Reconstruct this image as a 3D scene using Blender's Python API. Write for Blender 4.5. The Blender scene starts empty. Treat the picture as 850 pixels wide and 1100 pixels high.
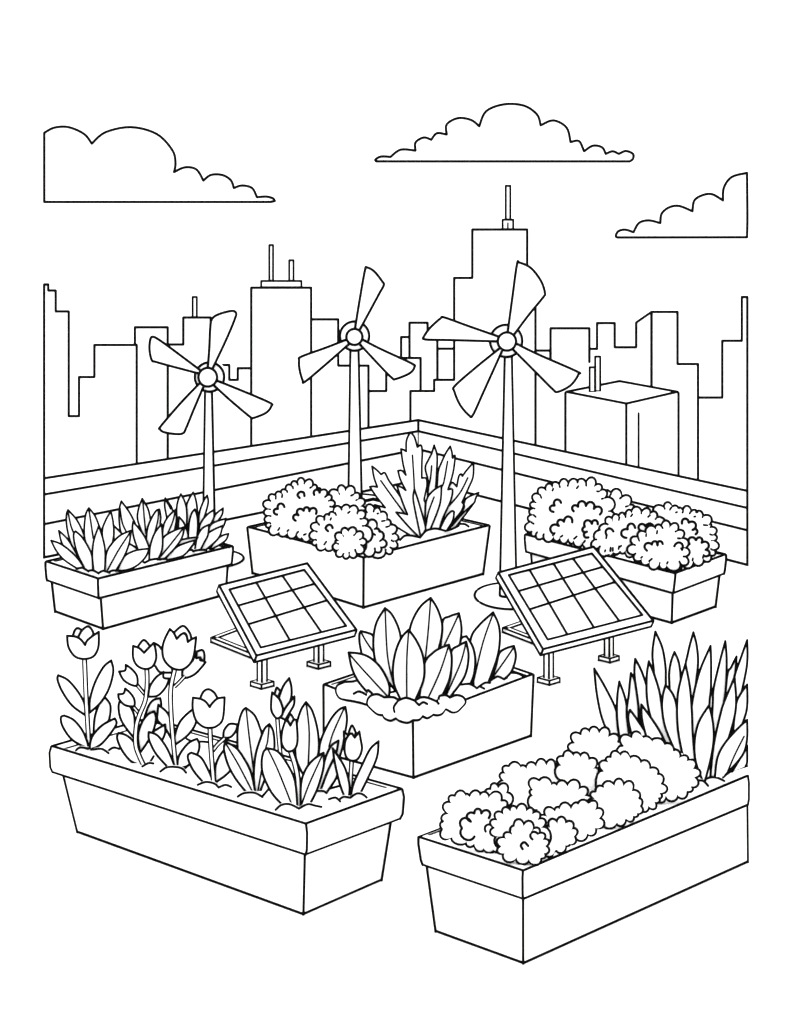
import bpy, math
from mathutils import Vector
from mathutils.bvhtree import BVHTree
from mathutils.geometry import tessellate_polygon

# ------------------------------------------------------------------ camera, sky, light
S = bpy.context.scene
COL = S.collection
F, H, HZ, CX = 2300.0, 4.5, 100.0, 425.0      # focal length in px of an 850x1100 picture, eye height, horizon row
cam_d = bpy.data.cameras.new('camera'); cam = bpy.data.objects.new('camera', cam_d); COL.objects.link(cam)
cam.location = (0, 0, H); cam.rotation_euler = (math.radians(90), 0, 0)
cam_d.sensor_fit = 'VERTICAL'; cam_d.sensor_height = 24.0; cam_d.lens = 24.0 * F / 1100.0
cam_d.shift_y = -(550.0 - HZ) / 1100.0
cam_d.clip_start = 0.1; cam_d.clip_end = 60000
S.camera = cam
W = bpy.data.worlds.new('World'); S.world = W; W.use_nodes = True
nt = W.node_tree; bg = nt.nodes['Background']
# bright, even, white overcast sky
bg.inputs['Color'].default_value = (1, 1, 1, 1); bg.inputs['Strength'].default_value = 1.0
sun_d = bpy.data.lights.new('sun', 'SUN'); sun_d.energy = 0.6; sun_d.angle = math.radians(60)
sun_d.color = (1.0, 0.99, 0.97)
sun = bpy.data.objects.new('sun', sun_d); COL.objects.link(sun)
sun.rotation_euler = (math.radians(35), 0, math.radians(-15))
S.view_settings.view_transform = 'Standard'; S.view_settings.look = 'None'
S.view_settings.exposure = 0.95; S.view_settings.gamma = 1
S.cycles.max_bounces = 12; S.cycles.diffuse_bounces = 8

# ------------------------------------------------------------------ materials
def paper(name, a, b, scale):
    m = bpy.data.materials.new(name); m.use_nodes = True; t = m.node_tree
    p = t.nodes['Principled BSDF']; p.inputs['Roughness'].default_value = 1.0
    p.inputs['Specular IOR Level'].default_value = 0.0
    n = t.nodes.new('ShaderNodeTexNoise'); n.inputs['Scale'].default_value = scale
    c = t.nodes.new('ShaderNodeTexCoord'); r = t.nodes.new('ShaderNodeValToRGB')
    r.color_ramp.elements[0].color = (a, a, a, 1); r.color_ramp.elements[1].color = (b, b, b, 1)
    t.links.new(c.outputs['Object'], n.inputs['Vector']); t.links.new(n.outputs['Fac'], r.inputs['Fac'])
    t.links.new(r.outputs['Color'], p.inputs['Base Color'])
    return m
WHITE = paper('white_matte', 0.92, 0.95, 6.0)
INK = paper('black_line', 0.002, 0.004, 40.0)
MATS = [WHITE, INK]
LW = 2.95                                      # width of the black edging, px

# ------------------------------------------------------------------ projection helpers
def at(x, y, Y): return Vector(((x - CX) * Y / F, Y, H - (y - HZ) * Y / F))
def onz(x, y, z=0.0): return at(x, y, F * (H - z) / (y - HZ))
def lean(x, y, Y0, k=0.0, z0=0.0):
    if abs(k) < 1e-9: return at(x, y, Y0)
    return at(x, y, (Y0 + k * (H - z0)) / (1 + k * (y - HZ) / F))
ZOOM = dict(A1=(40,120,260),A2=(390,100,300),A3=(640,170,180),A4=(40,290,200),A5=(200,250,200),A6=(380,190,220),
 A7=(560,310,250),A8=(40,440,260),B1=(40,520,123.636),B2=(130,520,150),B3=(270,500,130),B4=(380,450,150),
 B5=(550,500,130),B6=(650,520,160),B7=(220,590,180),B8=(500,570,220),C1=(340,640,130),C2=(450,640,130),
 C3=(50,660,130),C4=(120,660,140),C5=(200,720,120),C6=(290,720,150),C7=(630,670,180),C8=(460,770,180),
 D1=(590,760,220),D2=(40,780,410),D3=(430,850,390),D4=(330,700,260),D5=(150,320,150),D6=(310,280,140),
 D7=(450,270,180),D8=(360,420,280),R=(0,0,850))
def zz(z, p):
    x0, y0, w = ZOOM[z]; s = 850.0 / w
    return (x0 + p[0] / s, y0 + p[1] / s)
def zl(z, pts): return [zz(z, p) for p in pts]
def cr(pts, n=5):
    if len(pts) < 3: return list(pts)
    out = []; P = [pts[0]] + list(pts) + [pts[-1]]
    for i in range(1, len(P) - 2):
        a, b, c, d = P[i-1], P[i], P[i+1], P[i+2]
        for k in range(n):
            t = k / n; t2 = t*t; t3 = t2*t
            out.append(tuple(0.5*((2*b[j]) + (c[j]-a[j])*t + (2*a[j]-5*b[j]+4*c[j]-d[j])*t2 + (3*b[j]-a[j]-3*c[j]+d[j])*t3) for j in (0, 1)))
    out.append(tuple(pts[-1])); return out
def parse(z, s):
    """'x,y x,y | x,y' -> smoothed outline, sharp where segments meet"""
    segs = [[tuple(float(v) for v in q.split(',')) for q in g.split()] for g in s.split('|')]
    out = []; last = None
    for g in segs:
        g = zl(z, g)
        if last is not None: g = [last] + g
        c = cr(g); out += c if last is None else c[1:]
        last = g[-1]
    return out
def scal(cusps, closed=True, b=0.56, n=8):
    out = []; m = len(cusps)
    for i in range(m if closed else m - 1):
        a, c = cusps[i], cusps[(i+1) % m]
        dx, dy = c[0]-a[0], c[1]-a[1]; L = math.hypot(dx, dy)
        bb = b if L < 12 else b * 12 / L
        for k in range(n):
            t = math.pi * k / n
            w = 1.0 + 0.14 * math.sin(t)               # a little wider than a half circle
            out.append(((a[0]+c[0])/2 - dx/2*math.cos(t)*w + dy*bb*math.sin(t),
                        (a[1]+c[1])/2 - dy/2*math.cos(t)*w - dx*bb*math.sin(t)))
    if not closed: out.append(cusps[-1])
    return out

# ------------------------------------------------------------------ mesh builder
class MB:
    def __init__(s): s.v = []; s.f = []; s.m = []
    def face(s, idx, m=0): s.f.append(tuple(idx)); s.m.append(m)
    def add(s, vs, fs, m=0):
        o = len(s.v); s.v += [Vector(p) for p in vs]
        for f in fs: s.face([o+i for i in f], m)
    def ball(s, c, r, m=1):
        vs = [c + Vector((0, 0, r)), c - Vector((0, 0, r))]; fs = []
        for j in (1, 2, 3):
            t = math.pi*j/4
            for i in range(8):
                a = math.pi*2*i/8; vs.append(c + Vector((math.cos(a)*math.sin(t), math.sin(a)*math.sin(t), math.cos(t)))*r)
        for i in range(8):
            k = (i+1) % 8
            fs.append((0, 2+i, 2+k)); fs.append((1, 18+k, 18+i))
            for j in (0, 1): fs.append((2+8*j+i, 10+8*j+i, 10+8*j+k, 2+8*j+k))
        s.add(vs, fs, m)
    def sweep(s, pts, rs, m=1, n=8):
        vs = []; fs = []; N = len(pts)
        for i, p in enumerate(pts):
            t = (pts[min(i+1, N-1)] - pts[max(i-1, 0)])
            if t.length < 1e-9: t = Vector((0, 0, 1))
            t.normalize(); ref = Vector((0, 1, 0)) if abs(t.y) < 0.95 else Vector((0, 0, 1))
            u = t.cross(ref).normalized(); w = t.cross(u)
            for k in range(n):
                a = 2*math.pi*k/n; vs.append(p + (u*math.cos(a) + w*math.sin(a))*rs[i])
        for i in range(N-1):
            for k in range(n):
                q = (k+1) % n; fs.append((i*n+k, i*n+q, (i+1)*n+q, (i+1)*n+k))
        fs.append(tuple(range(n))); fs.append(tuple((N-1)*n+k for k in reversed(range(n))))
        s.add(vs, fs, m)
    def ink(s, pts, closed=False, w=None, m=1, out=None):
        """black piping along 3-D points; its radius follows the distance so all edging is of one weight"""
        pts = [Vector(p) for p in pts]
        if closed: pts = pts + [pts[0]]
        q = [pts[0]]
        for p in pts[1:]:
            if (p - q[-1]).length > 1e-5: q.append(p)
        pts = q
        if len(pts) < 2: return
        rr = lambda p: (w or LW)/2 * max(p.y, 1)/F
        if out is not None: pts = [p + out*rr(p) for p in pts]
        run = [pts[0]]; s.ball(pts[0], rr(pts[0]), m)
        for i in range(1, len(pts)):
            run.append(pts[i]); sharp = i == len(pts)-1
            if not sharp:
                a = (pts[i]-pts[i-1]).normalized(); b = (pts[i+1]-pts[i]).normalized(); sharp = a.dot(b) < 0.8
            if sharp:
                s.sweep(run, [rr(p) for p in run], m); s.ball(pts[i], rr(pts[i]), m); run = [pts[i]]
    def slab(s, c3, th, dirn=Vector((0, 1, 0))):
        """outline polygon given real thickness"""
        n = len(c3); tri = tessellate_polygon([c3]); back = [p + dirn*th for p in c3]
        vs = list(c3) + back; fs = [tuple(t) for t in tri] + [tuple(n+i for i in reversed(t)) for t in tri]
        fs += [(i, (i+1) % n, n+(i+1) % n, n+i) for i in range(n)]
        s.add(vs, fs, 0)
    def puff(s, c3, spine3, tf, tb, nr=4):
        """inflated body whose widest section is the outline c3"""
        n = len(c3)
        def near(p):
            if len(spine3) == 1: return spine3[0]
            best = None
            for a, b in zip(spine3[:-1], spine3[1:]):
                d = b-a; t = max(0, min(1, (p-a).dot(d)/d.length_squared)); q = a + d*t
                if best is None or (q-p).length < (best-p).length: best = q
            return best
        Q = [near(p) for p in c3]
        c3 = [q + (p-q)*max(0.3, 1 - 1.0*LW/2*p.y/F/max((p-q).length, 1e-6)) for p, q in zip(c3, Q)]   # the seam piping sits outside the body
        for sg, T in ((-1, tf), (1, tb)):
            vs = []; fs = []
            for r in range(nr+1):
                a = math.pi/2*r/nr
                for i, p in enumerate(c3): vs.append(Q[i] + (p-Q[i])*math.cos(a) + Vector((0, sg*T*math.sin(a), 0)))
            for r in range(nr):
                for i in range(n):
                    k = (i+1) % n; fs.append((r*n+i, r*n+k, (r+1)*n+k, (r+1)*n+i))
            s.add(vs, fs, 0)
    def quadring(s, rings, cap0=True, cap1=True):
        n = len(rings[0]); vs = [p for r in rings for p in r]; fs = []
        for j in range(len(rings)-1):
            for i in range(n):
                k = (i+1) % n; fs.append((j*n+i, j*n+k, (j+1)*n+k, (j+1)*n+i))
        if cap0: fs.append(tuple(reversed(range(n))))
        if cap1: fs.append(tuple((len(rings)-1)*n+i for i in range(n)))
        s.add(vs, fs, 0)
    def lathe(s, c, prof, n=48, sy=1.0):
        """prof: (radius, z) about the vertical through c"""
        s.quadring([[Vector((c.x + r*math.cos(2*math.pi*i/n), c.y + sy*r*math.sin(2*math.pi*i/n), z)) for i in range(n)] for r, z in prof])
    def disc_y(s, c, r, y0, y1, n=48):
        s.quadring([[Vector((c.x + r*math.cos(2*math.pi*i/n), y, c.z + r*math.sin(2*math.pi*i/n))) for i in range(n)] for y in (y0, y1)])
    def stroke(s, px, back, w=None):
        """a drawn curl laid on the surface built so far (px: picture positions, back: spare distance)"""
        if not getattr(s, 'bv', None):
            s.bv = BVHTree.FromPolygons([tuple(v) for v in s.v], [f for f, m in zip(s.f, s.m) if m == 0])
        bv = s.bv; out = []
        o = Vector((0, 0, H)); hits = []
        for p in px:
            d = (at(p[0], p[1], 10) - o).normalized(); hits.append(bv.ray_cast(o, d)[0])
        for i, p in enumerate(px):
            q = hits[i]
            if q is None:
                near = [(abs(i-j), h.y) for j, h in enumerate(hits) if h is not None]
                q = at(p[0], p[1], min(near)[1] if near else back)
            out.append(q - (q - o).normalized()*0.005)
        s.ink(out, w=w)
    def build(s, name, root=None, loc=None):
        base = root.location if root is not None else (loc or Vector((0, 0, 0)))
        me = bpy.data.meshes.new(name); me.from_pydata([tuple(p - Vector(base)) for p in s.v], [], s.f)
        for m in MATS: me.materials.append(m)
        me.polygons.foreach_set('material_index', s.m)
        me.update()
        o = bpy.data.objects.new(name, me); COL.objects.link(o)
        if root is not None: o.parent = root
        else: o.location = base
        return o
def tag(o, label=None, cat=None, group=None, kind=None):
    if label: o['label'] = label
    if cat: o['category'] = cat
    if group: o['group'] = group
    if kind: o['kind'] = kind
    return o
def thing(name, loc, label, cat, group=None):
    e = bpy.data.objects.new(name, None); e.empty_display_size = 0.2; e.location = loc; COL.objects.link(e)
    return tag(e, label, cat, group)

# ------------------------------------------------------------------ ground, roof, parapets
GZ = -90.0
mb = MB(); g = 45000
mb.add([(-g, -g, GZ), (g, -g, GZ), (g, g, GZ), (-g, g, GZ)], [(0, 1, 2, 3)])
tag(mb.build('ground'), kind='structure')

def wallpts(x, y1, y2, y3, yf):
    fl = onz(x, yf); Y = fl.y
    top = at(x, y2, Y); led = at(x, y3, Y); out = onz(x, y1, top.z)
    return fl, led, top, out
c_ = wallpts(449.5, 452.5, 463, 482.5, 517)
l_ = wallpts(47.5, 515, 531, 563, 600)
r_ = wallpts(803, 528.5, 545.5, 569.5, 608)
ext = lambda a, b, t: a + (b-a)*t
out_c, out_l, out_r = [Vector((p[3].x, p[3].y, 0)) for p in (c_, l_, r_)]
pl = [out_c, ext(out_c, out_l, 3.0), Vector((-30, -6, 0)), Vector((30, -6, 0)), ext(out_c, out_r, 3.0)]
mb = MB(); mb.quadring([[Vector((p.x, p.y, GZ)) for p in pl], pl])
tag(mb.build('roof_floor'), kind='structure')

def parapet(a, b, label, own_corner):
    root = thing('parapet_wall', (b[0]+a[0])/2, label, 'wall')
    def sec(p): return [p[0], p[1], Vector((p[3].x, p[3].y, p[1].z)), Vector((p[3].x, p[3].y, 0))]
    w = MB(); w.quadring([sec(a), sec(b)])
    w.ink([a[0], b[0]], out=Vector((0, 0, 0.9))); w.ink([b[0], b[1]])
    if own_corner: w.ink([a[0], a[1]])
    w.build('wall_face', root)
    c = MB(); n = (Vector((a[0].x - a[3].x, a[0].y - a[3].y, 0)) + Vector((b[0].x - b[3].x, b[0].y - b[3].y, 0))).normalized()*0.004
    sec2 = lambda p: [p[1]+n, p[2]+n, p[3], Vector((p[3].x, p[3].y, p[1].z+0.002))]
    c.quadring([sec2(a), sec2(b)])
    c.ink([a[1]+n, b[1]+n]); c.ink([a[2]+n, b[2]+n]); c.ink([a[3], b[3]], out=Vector((0, 0, 0.9))); c.ink([b[1], b[2], b[3]])
    if own_corner: c.ink([a[1], a[2], a[3]])
    c.build('coping', root)
parapet(c_, l_, 'left low rooftop wall with wide coping, running behind the leafy planter', True)
parapet(c_, r_, 'right low rooftop wall with wide coping, running behind the long shrub planter', False)

# ------------------------------------------------------------------ city
def building(prof, Y, label, d=10.0, inks=None, extra=(), cat='building', name='office_building', group='buildings of the skyline', left=True, right=True):
    """prof: skyline of the front in px, left to right; a box of real depth with a slightly back-pitched roof, turned to face the roof garden"""
    x0, x1 = prof[0][0], prof[-1][0]; xm = (x0+x1)/2; az = math.atan((xm-CX)/F)
    c = at(xm, HZ, Y); tx = Vector((math.cos(az), -math.sin(az), 0)); nrm = Vector((math.sin(az), math.cos(az), 0))
    def P(x, y):
        dd = at(x, y, 1.0) - Vector((0, 0, H)); dh = Vector((dd.x, dd.y, 0))
        t = (c.x*nrm.x + c.y*nrm.y)/dh.dot(nrm)
        return Vector((0, 0, H)) + dd*t
    front = [P(*p) for p in prof]
    front = [Vector((front[0].x, front[0].y, GZ))] + front + [Vector((front[-1].x, front[-1].y, GZ))]
    back = []
    for i, p in enumerate(front):
        if i in (0, len(front)-1): q = p + nrm*d
        else: q = p + nrm*d; q.z = p.z + (p.z-H)/p.xy.length*d*1.05
        q.x = p.x + (q.x-p.x) ; back.append(q)
    root = thing(name, Vector((c.x, c.y, GZ)), label, cat, group)
    m = MB(); n = len(front); tri = tessellate_polygon([front])
    m.add(front+back, [tuple(t) for t in tri] + [tuple(n+i for i in reversed(t)) for t in tri] + [(i, (i+1) % n, n+(i+1) % n, n+i) for i in range(n)])
    seq = list(front)
    if not left: seq = seq[1:]
    if not right: seq = seq[:-1]
    m.ink(seq)
    for e in extra: m.ink([P(*p) - nrm*0.1 for p in e])
    m.build('facade', root)
    return root, P, nrm
def mast(root, P, nrm, x0, x1, y0, y1, name='antenna', d=0.9, off=1.5, inner=None):
    a = [P(x0, y1), P(x0, y0), P(x1, y0), P(x1, y1)]; a = [p + nrm*off*0 for p in a]
    m = MB(); m.slab(a, d, nrm); m.ink(a + [a[0]], w=2.5)
    if inner: m.ink([P(*p) - nrm*0.1 for p in inner], w=1.8)
    m.build(name, root)
B = [
 ([(47.5,305.5),(52,305.5),(52,312),(60,312),(60,334.5),(74,334.5),(74,447)],400,'tall stepped tower at the far left of the skyline',dict(right=False)),
 ([(74,447),(85,447),(85,405),(101.5,405),(101.5,370.5),(147,370.5)],400,'stepped block rising right of the far left tower',dict(left=False)),
 ([(145,351.5),(180.3,351.5)],440,'plain flat-topped block behind the left turbine blade',{}),
 ([(180.3,370),(197,370),(197,341),(226.5,341),(226.5,392)],470,'stepped block with one thin antenna behind the left turbine',dict(right=False)),
 ([(226.5,392),(246.5,392),(246.5,408),(255.5,408),(255.5,395.5),(272,395.5)],470,'low notched block between left turbine and twin-antenna tower',dict(left=False)),
 ([(270,309),(334.4,309)],400,'tall plain tower with a roof cap and two antennas',{}),
 ([(332,343),(363.5,343),(363.5,392.7),(396,392.7)],440,'stepped block behind the middle turbine',{}),
 ([(396,420),(415,420),(415,384.5),(452,384.5)],460,'low stepped block right of the middle turbine tower',dict(left=False)),
 ([(431,362),(442,362)],520,'narrow slim block at the left shoulder of the small tower',{}),
 ([(440,346.6),(459.5,346.6),(459.5,358),(470,358)],500,'small tower beside the left blade tip of the right turbine',{}),
 ([(470,374.5),(492,374.5)],520,'small low block squeezed against the tallest skyscraper',{}),
 ([(441,420),(466.5,420),(466.5,408),(488,408),(488,298.5),(507.5,298.5),(507.5,246.5),(566.5,246.5),(566.5,300),(575.4,300)],420,'tallest stepped skyscraper with a mast on its roof',{}),
 ([(573,376.5),(591.5,376.5),(591.5,352.6),(633.3,352.6),(633.3,374.7)],440,'square-topped block right of the tallest skyscraper',dict(right=False,extra=[[(591.5,376),(591.5,405)],[(633.3,374),(633.3,388.8)]])),
 ([(633.3,374.7),(641.5,374.7),(641.5,347),(660.5,347),(660.5,373),(683.5,373)],450,'narrow raised block above the flat-roofed box building',dict(left=False,right=False)),
 ([(683.5,346.5),(700,335),(728,335),(728,391),(750,391)],400,'tower with a slanted side roof at the right',dict(left=False,extra=[[(700,335),(700,520)],[(683.5,346.5),(683.5,373)]])),
 ([(750,427),(776,427),(776,366),(797,366),(797,319),(803,319)],430,'tall stepped tower at the far right of the skyline',dict(left=False)),
]
built = []
for prof, Y, lab, kw in B: built.append(building(prof, Y, lab, **kw))
mast(*built[3], 207, 211.6, 319, 341)
r5 = built[5]; mast(*r5, 280.7, 324, 301.8, 308.6, name='roof_cap', d=6); mast(*r5, 289.4, 293.5, 263.2, 301.6); mast(*r5, 310.8, 315.5, 279.5, 301.6)
rt = built[11]; mast(*rt, 540, 551.5, 236, 246.4, name='mast_base', d=1.4, inner=[(545.7, 239.5), (545.7, 246)]); mast(*rt, 543.4, 548.4, 199.6, 235.8)

# flat roofed box building nearer by
Yf = 200.0; zt = at(673, 434.6, Yf).z
top = [onz(*p, zt) for p in ((673, 434.6), (728, 422), (665.5, 410.5), (608.5, 422))]
root = thing('flat_roofed_building', Vector((top[0].x, top[0].y, GZ)), 'flat-roofed box building with two roof vents, just beyond the right wall', 'building')
m = MB(); bot = [Vector((p.x, p.y, GZ)) for p in top]; m.quadring([bot, top]); m.ink(top, closed=True, out=Vector((0, 0, 0.8)))
for a, b in zip(bot, top): m.ink([a, b], out=Vector((a.x-(top[1].x+top[3].x)/2, 0, 0))*0.13)
t = 12.5/55.0; pa = ext(top[0], top[1], t); pb = at(685.5, 444, pa.y); m.ink([Vector((pa.x, pa.y-0.05, pb.z)), Vector((pa.x, pa.y-0.05, GZ))])
m.build('walls', root)
for x0, x1, y0, y1 in ((633.5, 639.3, 394.5, 421.2), (639.5, 645, 383, 420.4)):
    Yv = onz(x0, y1, zt).y; m = MB()
    a = [at(x0, y1, Yv), at(x0, y0, Yv), at(x1, y0, Yv), at(x1, y1, Yv)]
    m.slab(a, 0.45); m.ink(a, closed=True, w=2.5); m.build('roof_vent', root)

# ------------------------------------------------------------------ clouds
def cloud(c, Y, label, spine, T=6):
    c3 = [at(x, y, Y) for x, y in c]; m = MB()
    m.slab(c3, T*6); m.ink(c3, closed=True)
    o = m.build('cloud', loc=at(sum(p[0] for p in c)/len(c), max(p[1] for p in c), Y)); tag(o, label, 'cloud', 'clouds in the sky')
cloud(parse('A1', '25,316 25,74 | 60,56 110,54 165,78 192,112 | 240,72 330,54 420,78 475,135 486,180 481,212 | 520,195 560,203 584,242 | 610,222 650,222 680,240 691,268 | 720,259 755,268 772,300 | 805,298 828,304 835,314 | 820,317 | 25,317'), 1200,
      'large flat-bottomed cloud at the upper left edge', zl('A1', [(330,262)]))
cloud(parse('A2', '40,207 38,202 55,193 84,194 | 115,172 160,175 | 160,150 185,135 208,142 | 225,122 255,126 | 255,95 290,76 330,82 354,101 | 375,55 430,34 490,38 530,65 541,98 | 580,83 620,105 632,149 | 658,146 673,177 | 700,160 728,165 739,185 | 760,177 779,185 | 800,176 822,185 822,200 812,208 | 40,208'), 1300,
      'wide flat-bottomed cloud at top centre above the skyscraper', zl('A2', [(445,190)]))
cloud(parse('A3', '110,402 102,394 115,370 150,362 192,375 | 220,328 270,315 328,329 | 335,280 375,248 425,242 491,269 | 500,215 540,188 590,182 646,214 | 650,150 690,95 768,74 | 770,300 768,401 | 115,402'), 1150,
      'flat-bottomed cloud at the right edge climbing in steps', zl('A3', [(600,375)]), 6)

# ------------------------------------------------------------------ turbines
def turbine(hub, hr, ringc, ringr, zb, blades, top, basew, fy, disc, label):
    f = onz(hub[0], fy); cxb = (basew[0]+basew[1])/2; f = onz(cxb, fy); Y = f.y; px = Y/F
    root = thing('wind_turbine', f, label, 'wind turbine', 'small wind turbines on the roof')
    hc = at(hub[0], hub[1], Y)
    m = MB(); zt_ = hc.z - 0.02; tc = (top[0]+top[1])/2
    r0, r1 = (basew[1]-basew[0])/2*px, (top[1]-top[0])/2*px
    xt = at(tc, hub[1], Y).x; n = 24; rings = []
    for r, z, x in ((r0-1.1*px, 0.02, f.x), (r1-1.1*px, zt_, xt)):
        rings.append([Vector((x + r*math.cos(2*math.pi*i/n), Y + r*math.sin(2*math.pi*i/n), z)) for i in range(n)])
    m.quadring(rings)
    for sg in (-1, 1): m.ink([Vector((f.x+sg*r0, Y, 0.03)), Vector((xt+sg*r1, Y, zt_))])
    m.ink([Vector((f.x + r0*math.cos(a), Y + r0*math.sin(a), 0.03)) for a in [math.pi + math.pi*i/12 for i in range(13)]])
    m.build('tower', root)
    m = MB(); R = disc[0]*px; sy = disc[1]; m.lathe(Vector((f.x, f.y, 0)), [(R, 0), (R, 0.015), (R*0.98, 0.02)], sy=sy)
    m.ink([Vector((f.x + R*math.cos(a), f.y + sy*R*math.sin(a), 0.018)) for a in [2*math.pi*i/48 for i in range(48)]], closed=True, out=Vector((0, 0, 0.5))); m.build('base_plate', root)
    rc = at(ringc[0], ringc[1], Y-0.05); m = MB(); rr = ringr*(Y-0.05)/F; m.disc_y(rc, rr, Y-0.05, Y+0.14)
    m.ink([rc + Vector((rr*math.cos(a), 0, rr*math.sin(a))) for a in [2*math.pi*i/48 for i in range(48)]], closed=True); 
    m.build('nacelle', root)
    for b in blades:
        c = parse(zb, b); c3 = [at(x, y, Y-0.10) for x, y in c]
        m = MB(); m.slab(c3, 0.02); m.ink(c3); m.build('blade', root)
    hh = at(hub[0], hub[1], Y-0.15); m = MB(); rr = hr*(Y-0.15)/F; m.disc_y(hh, rr, Y-0.15, Y-0.04)
    m.ink([hh + Vector((rr*math.cos(a), 0, rr*math.sin(a))) for a in [2*math.pi*i/40 for i in range(40)]], closed=True); m.build('hub', root)
turbine((223.3,405.2),10,(225.2,405),15.8,'D5',
 ['415,430 425,300 430,190 440,130 480,100 560,79 588,92 580,130 530,250 445,430',
  '370,440 250,350 130,262 80,236 64,260 61,320 75,380 100,390 200,418 360,460',
  '365,520 250,640 130,780 125,800 150,818 220,829 265,824 285,790 330,680 390,540',
  '470,503 600,555 790,636 802,660 770,700 690,732 670,722 560,630 455,535'],
 (220.6,227.6),(218,231.6),603,(37,1.25),'four-bladed white wind turbine behind the left planter of spear leaves')
turbine((380.8,361.9),8.6,(381,361),15.8,'D6',
 ['433,450 460,280 498,65 512,44 560,70 612,135 622,160 590,220 490,405 462,455',
  '385,512 250,565 85,625 69,650 72,710 92,780 108,790 240,680 400,540',
  '482,514 600,575 800,668 822,694 790,735 700,772 675,765 600,690 462,542'],
 (376.7,385),(374.5,388.6),539,(30,1.0),'three-bladed white wind turbine behind the planter with jagged leaves')
turbine((544.7,366.8),9.8,(543.8,366.2),17.4,'D7',
 ['450,415 475,230 498,65 512,57 570,85 620,150 640,210 630,235 560,320 485,420',
  '405,432 250,378 130,335 110,340 60,385 27,430 32,447 150,450 405,457',
  '415,488 300,580 185,680 180,710 210,780 255,832 275,830 330,710 425,500',
  '490,465 600,520 800,608 810,625 770,680 705,713 680,700 600,620 475,495'],
 (542.6,549.7),(537,555),643,(36,1.65),'largest four-bladed wind turbine with a round base behind the right solar panel')

# ------------------------------------------------------------------ planters
INFO = {}
def planter(key, base, rtop, label, name, rbot=None, btop=None, bulge=0.0, wall=0.035, inner=((0,),), open_end=False):
    """px corner triples left, front, right"""
    bl, bf, br = [onz(*p) for p in base]
    bb = bl + br - bf; Yf = bf.y - (0.02 if rbot else 0.0)
    zt = at(*rtop[1], Yf).z
    tl, tf, tr = [onz(*p, zt) for p in rtop]; tb = tl + tr - tf
    root = thing(name, (bl+br)/2, label, 'planter', 'planter boxes on the roof')
    cen = (tl+tr)/2
    top = [tl, tf, tr, tb]
    if rbot:
        z1 = at(*rbot[1], Yf).z
        ol = [onz(*p, z1) for p in rbot]; ol.append(ol[0]+ol[2]-ol[1])
        bt = [onz(*p, z1) for p in btop]; bt.append(bt[0]+bt[2]-bt[1])
    else: bt = None
    ins = [cen + (p-cen)*(1 - wall/(((p-cen).length))*1.4) for p in top]
    oh = lambda p: Vector((p.x-cen.x, p.y-cen.y, 0)).normalized()*0.7
    m = MB()
    if rbot:
        bt2 = [p + Vector((0, 0, 0.01)) for p in bt]
        m.quadring([[bl, bf, br, bb], bt2]); 
        for a, b in zip([bl, bf, br, bb], bt): m.ink([a, b], out=oh(a))
    else:
        low = [p - Vector((0, 0, 0.05)) for p in ins]
        m.quadring([[bl, bf, br, bb], top, ins, low], cap1=True)
        for a, b in zip([bl, bf, br, bb], top): m.ink([a, b], out=oh(a))
        m.ink(top, closed=True, out=Vector((0, 0, 0.6)))
        m.ink([ins[0], ins[3], ins[2]], w=1.7); 
    m.ink([bl, bf, br, bb], closed=True, out=Vector((0, 0, 0.9)))
    m.build('box', root)
    if rbot:
        m = MB(); low = [p - Vector((0, 0, 0.05)) for p in ins]
        cz = lambda pts, k: [Vector((cen.x + (p.x-cen.x)*(1+k), cen.y + (p.y-cen.y)*(1+k), p.z)) for p in pts]
        mid = lambda t: [a.lerp(b, t) for a, b in zip(ol, top)]
        rings = [ol, cz(mid(0.18), bulge), cz(mid(0.75), bulge), top]
        m.quadring(rings + [ins, low], cap1=True)
        loop = lambda P: m.ink(P, closed=True, out=Vector((0, 0, 0.6)) if P is top else None)
        if open_end: m.ink([top[3], top[0], top[1], top[2]]); m.ink([ol[3], ol[0], ol[1], ol[2]])
        else: loop(top); loop(ol)
        for i in range(4): m.ink([r[i] for r in rings], out=oh(rings[0][i]))
        m.ink([ins[0], ins[3]] if open_end else [ins[0], ins[3], ins[2]], w=1.7)
        m.build('rim', root)
    soil = MB(); sz = zt - 0.005
    si = [Vector((p.x, p.y, sz)) for p in ins]; so = [Vector((p.x, p.y, sz-0.03)) for p in ins]
    soil.quadring([so, si])
    INFO[key] = dict(root=root, zt=zt, soil=soil, sz=sz, Yf=Yf)
def soil_done(key, strokes=()):
    I = INFO[key]
    for z, s in strokes:
        c = parse(z, s); Y = onz(425, max(p[1] for p in c), I['sz']).y - 0.10
        c3 = [at(x, y, Y) for x, y in c]
        I['soil'].slab(c3, 0.03); I['soil'].ink(c3, w=2.75)
    I['soil'].build('soil', I['root'])

planter('P1', [(60.4,658.2),(111.3,676.7),(241.5,640)], [(49.9,603.9),(105.7,622.3),(249.5,587.4)], 'long rimmed planter of spear-shaped leaves at the left wall', 'rimmed_planter',
        [(51.6,623.6),(106.6,642.6),(247.6,606.5)], [(56.5,624.4),(108.6,640.8),(243.8,606.6)], bulge=0.004, wall=0.05)
planter('P2', [(272.5,617),(390.5,653.7),(518,618)], [(266.8,566.8),(390.8,599.6),(525.2,565)], 'plain square-edged planter with round shrubs and a jagged-leaf plant in front of the wall corner', 'box_planter')
planter('P3', [(575,630),(721.3,670.2),(767.8,653)], [(564.8,574.9),(725.3,616.6),(779.3,596.2)], 'long rimmed planter of round shrubs at the right wall', 'rimmed_planter',
        [(566.4,593),(722.8,637.2),(777,616.4)], [(571.4,592.8),(722.4,634.6),(772.4,616.4)], bulge=0.004)
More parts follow.
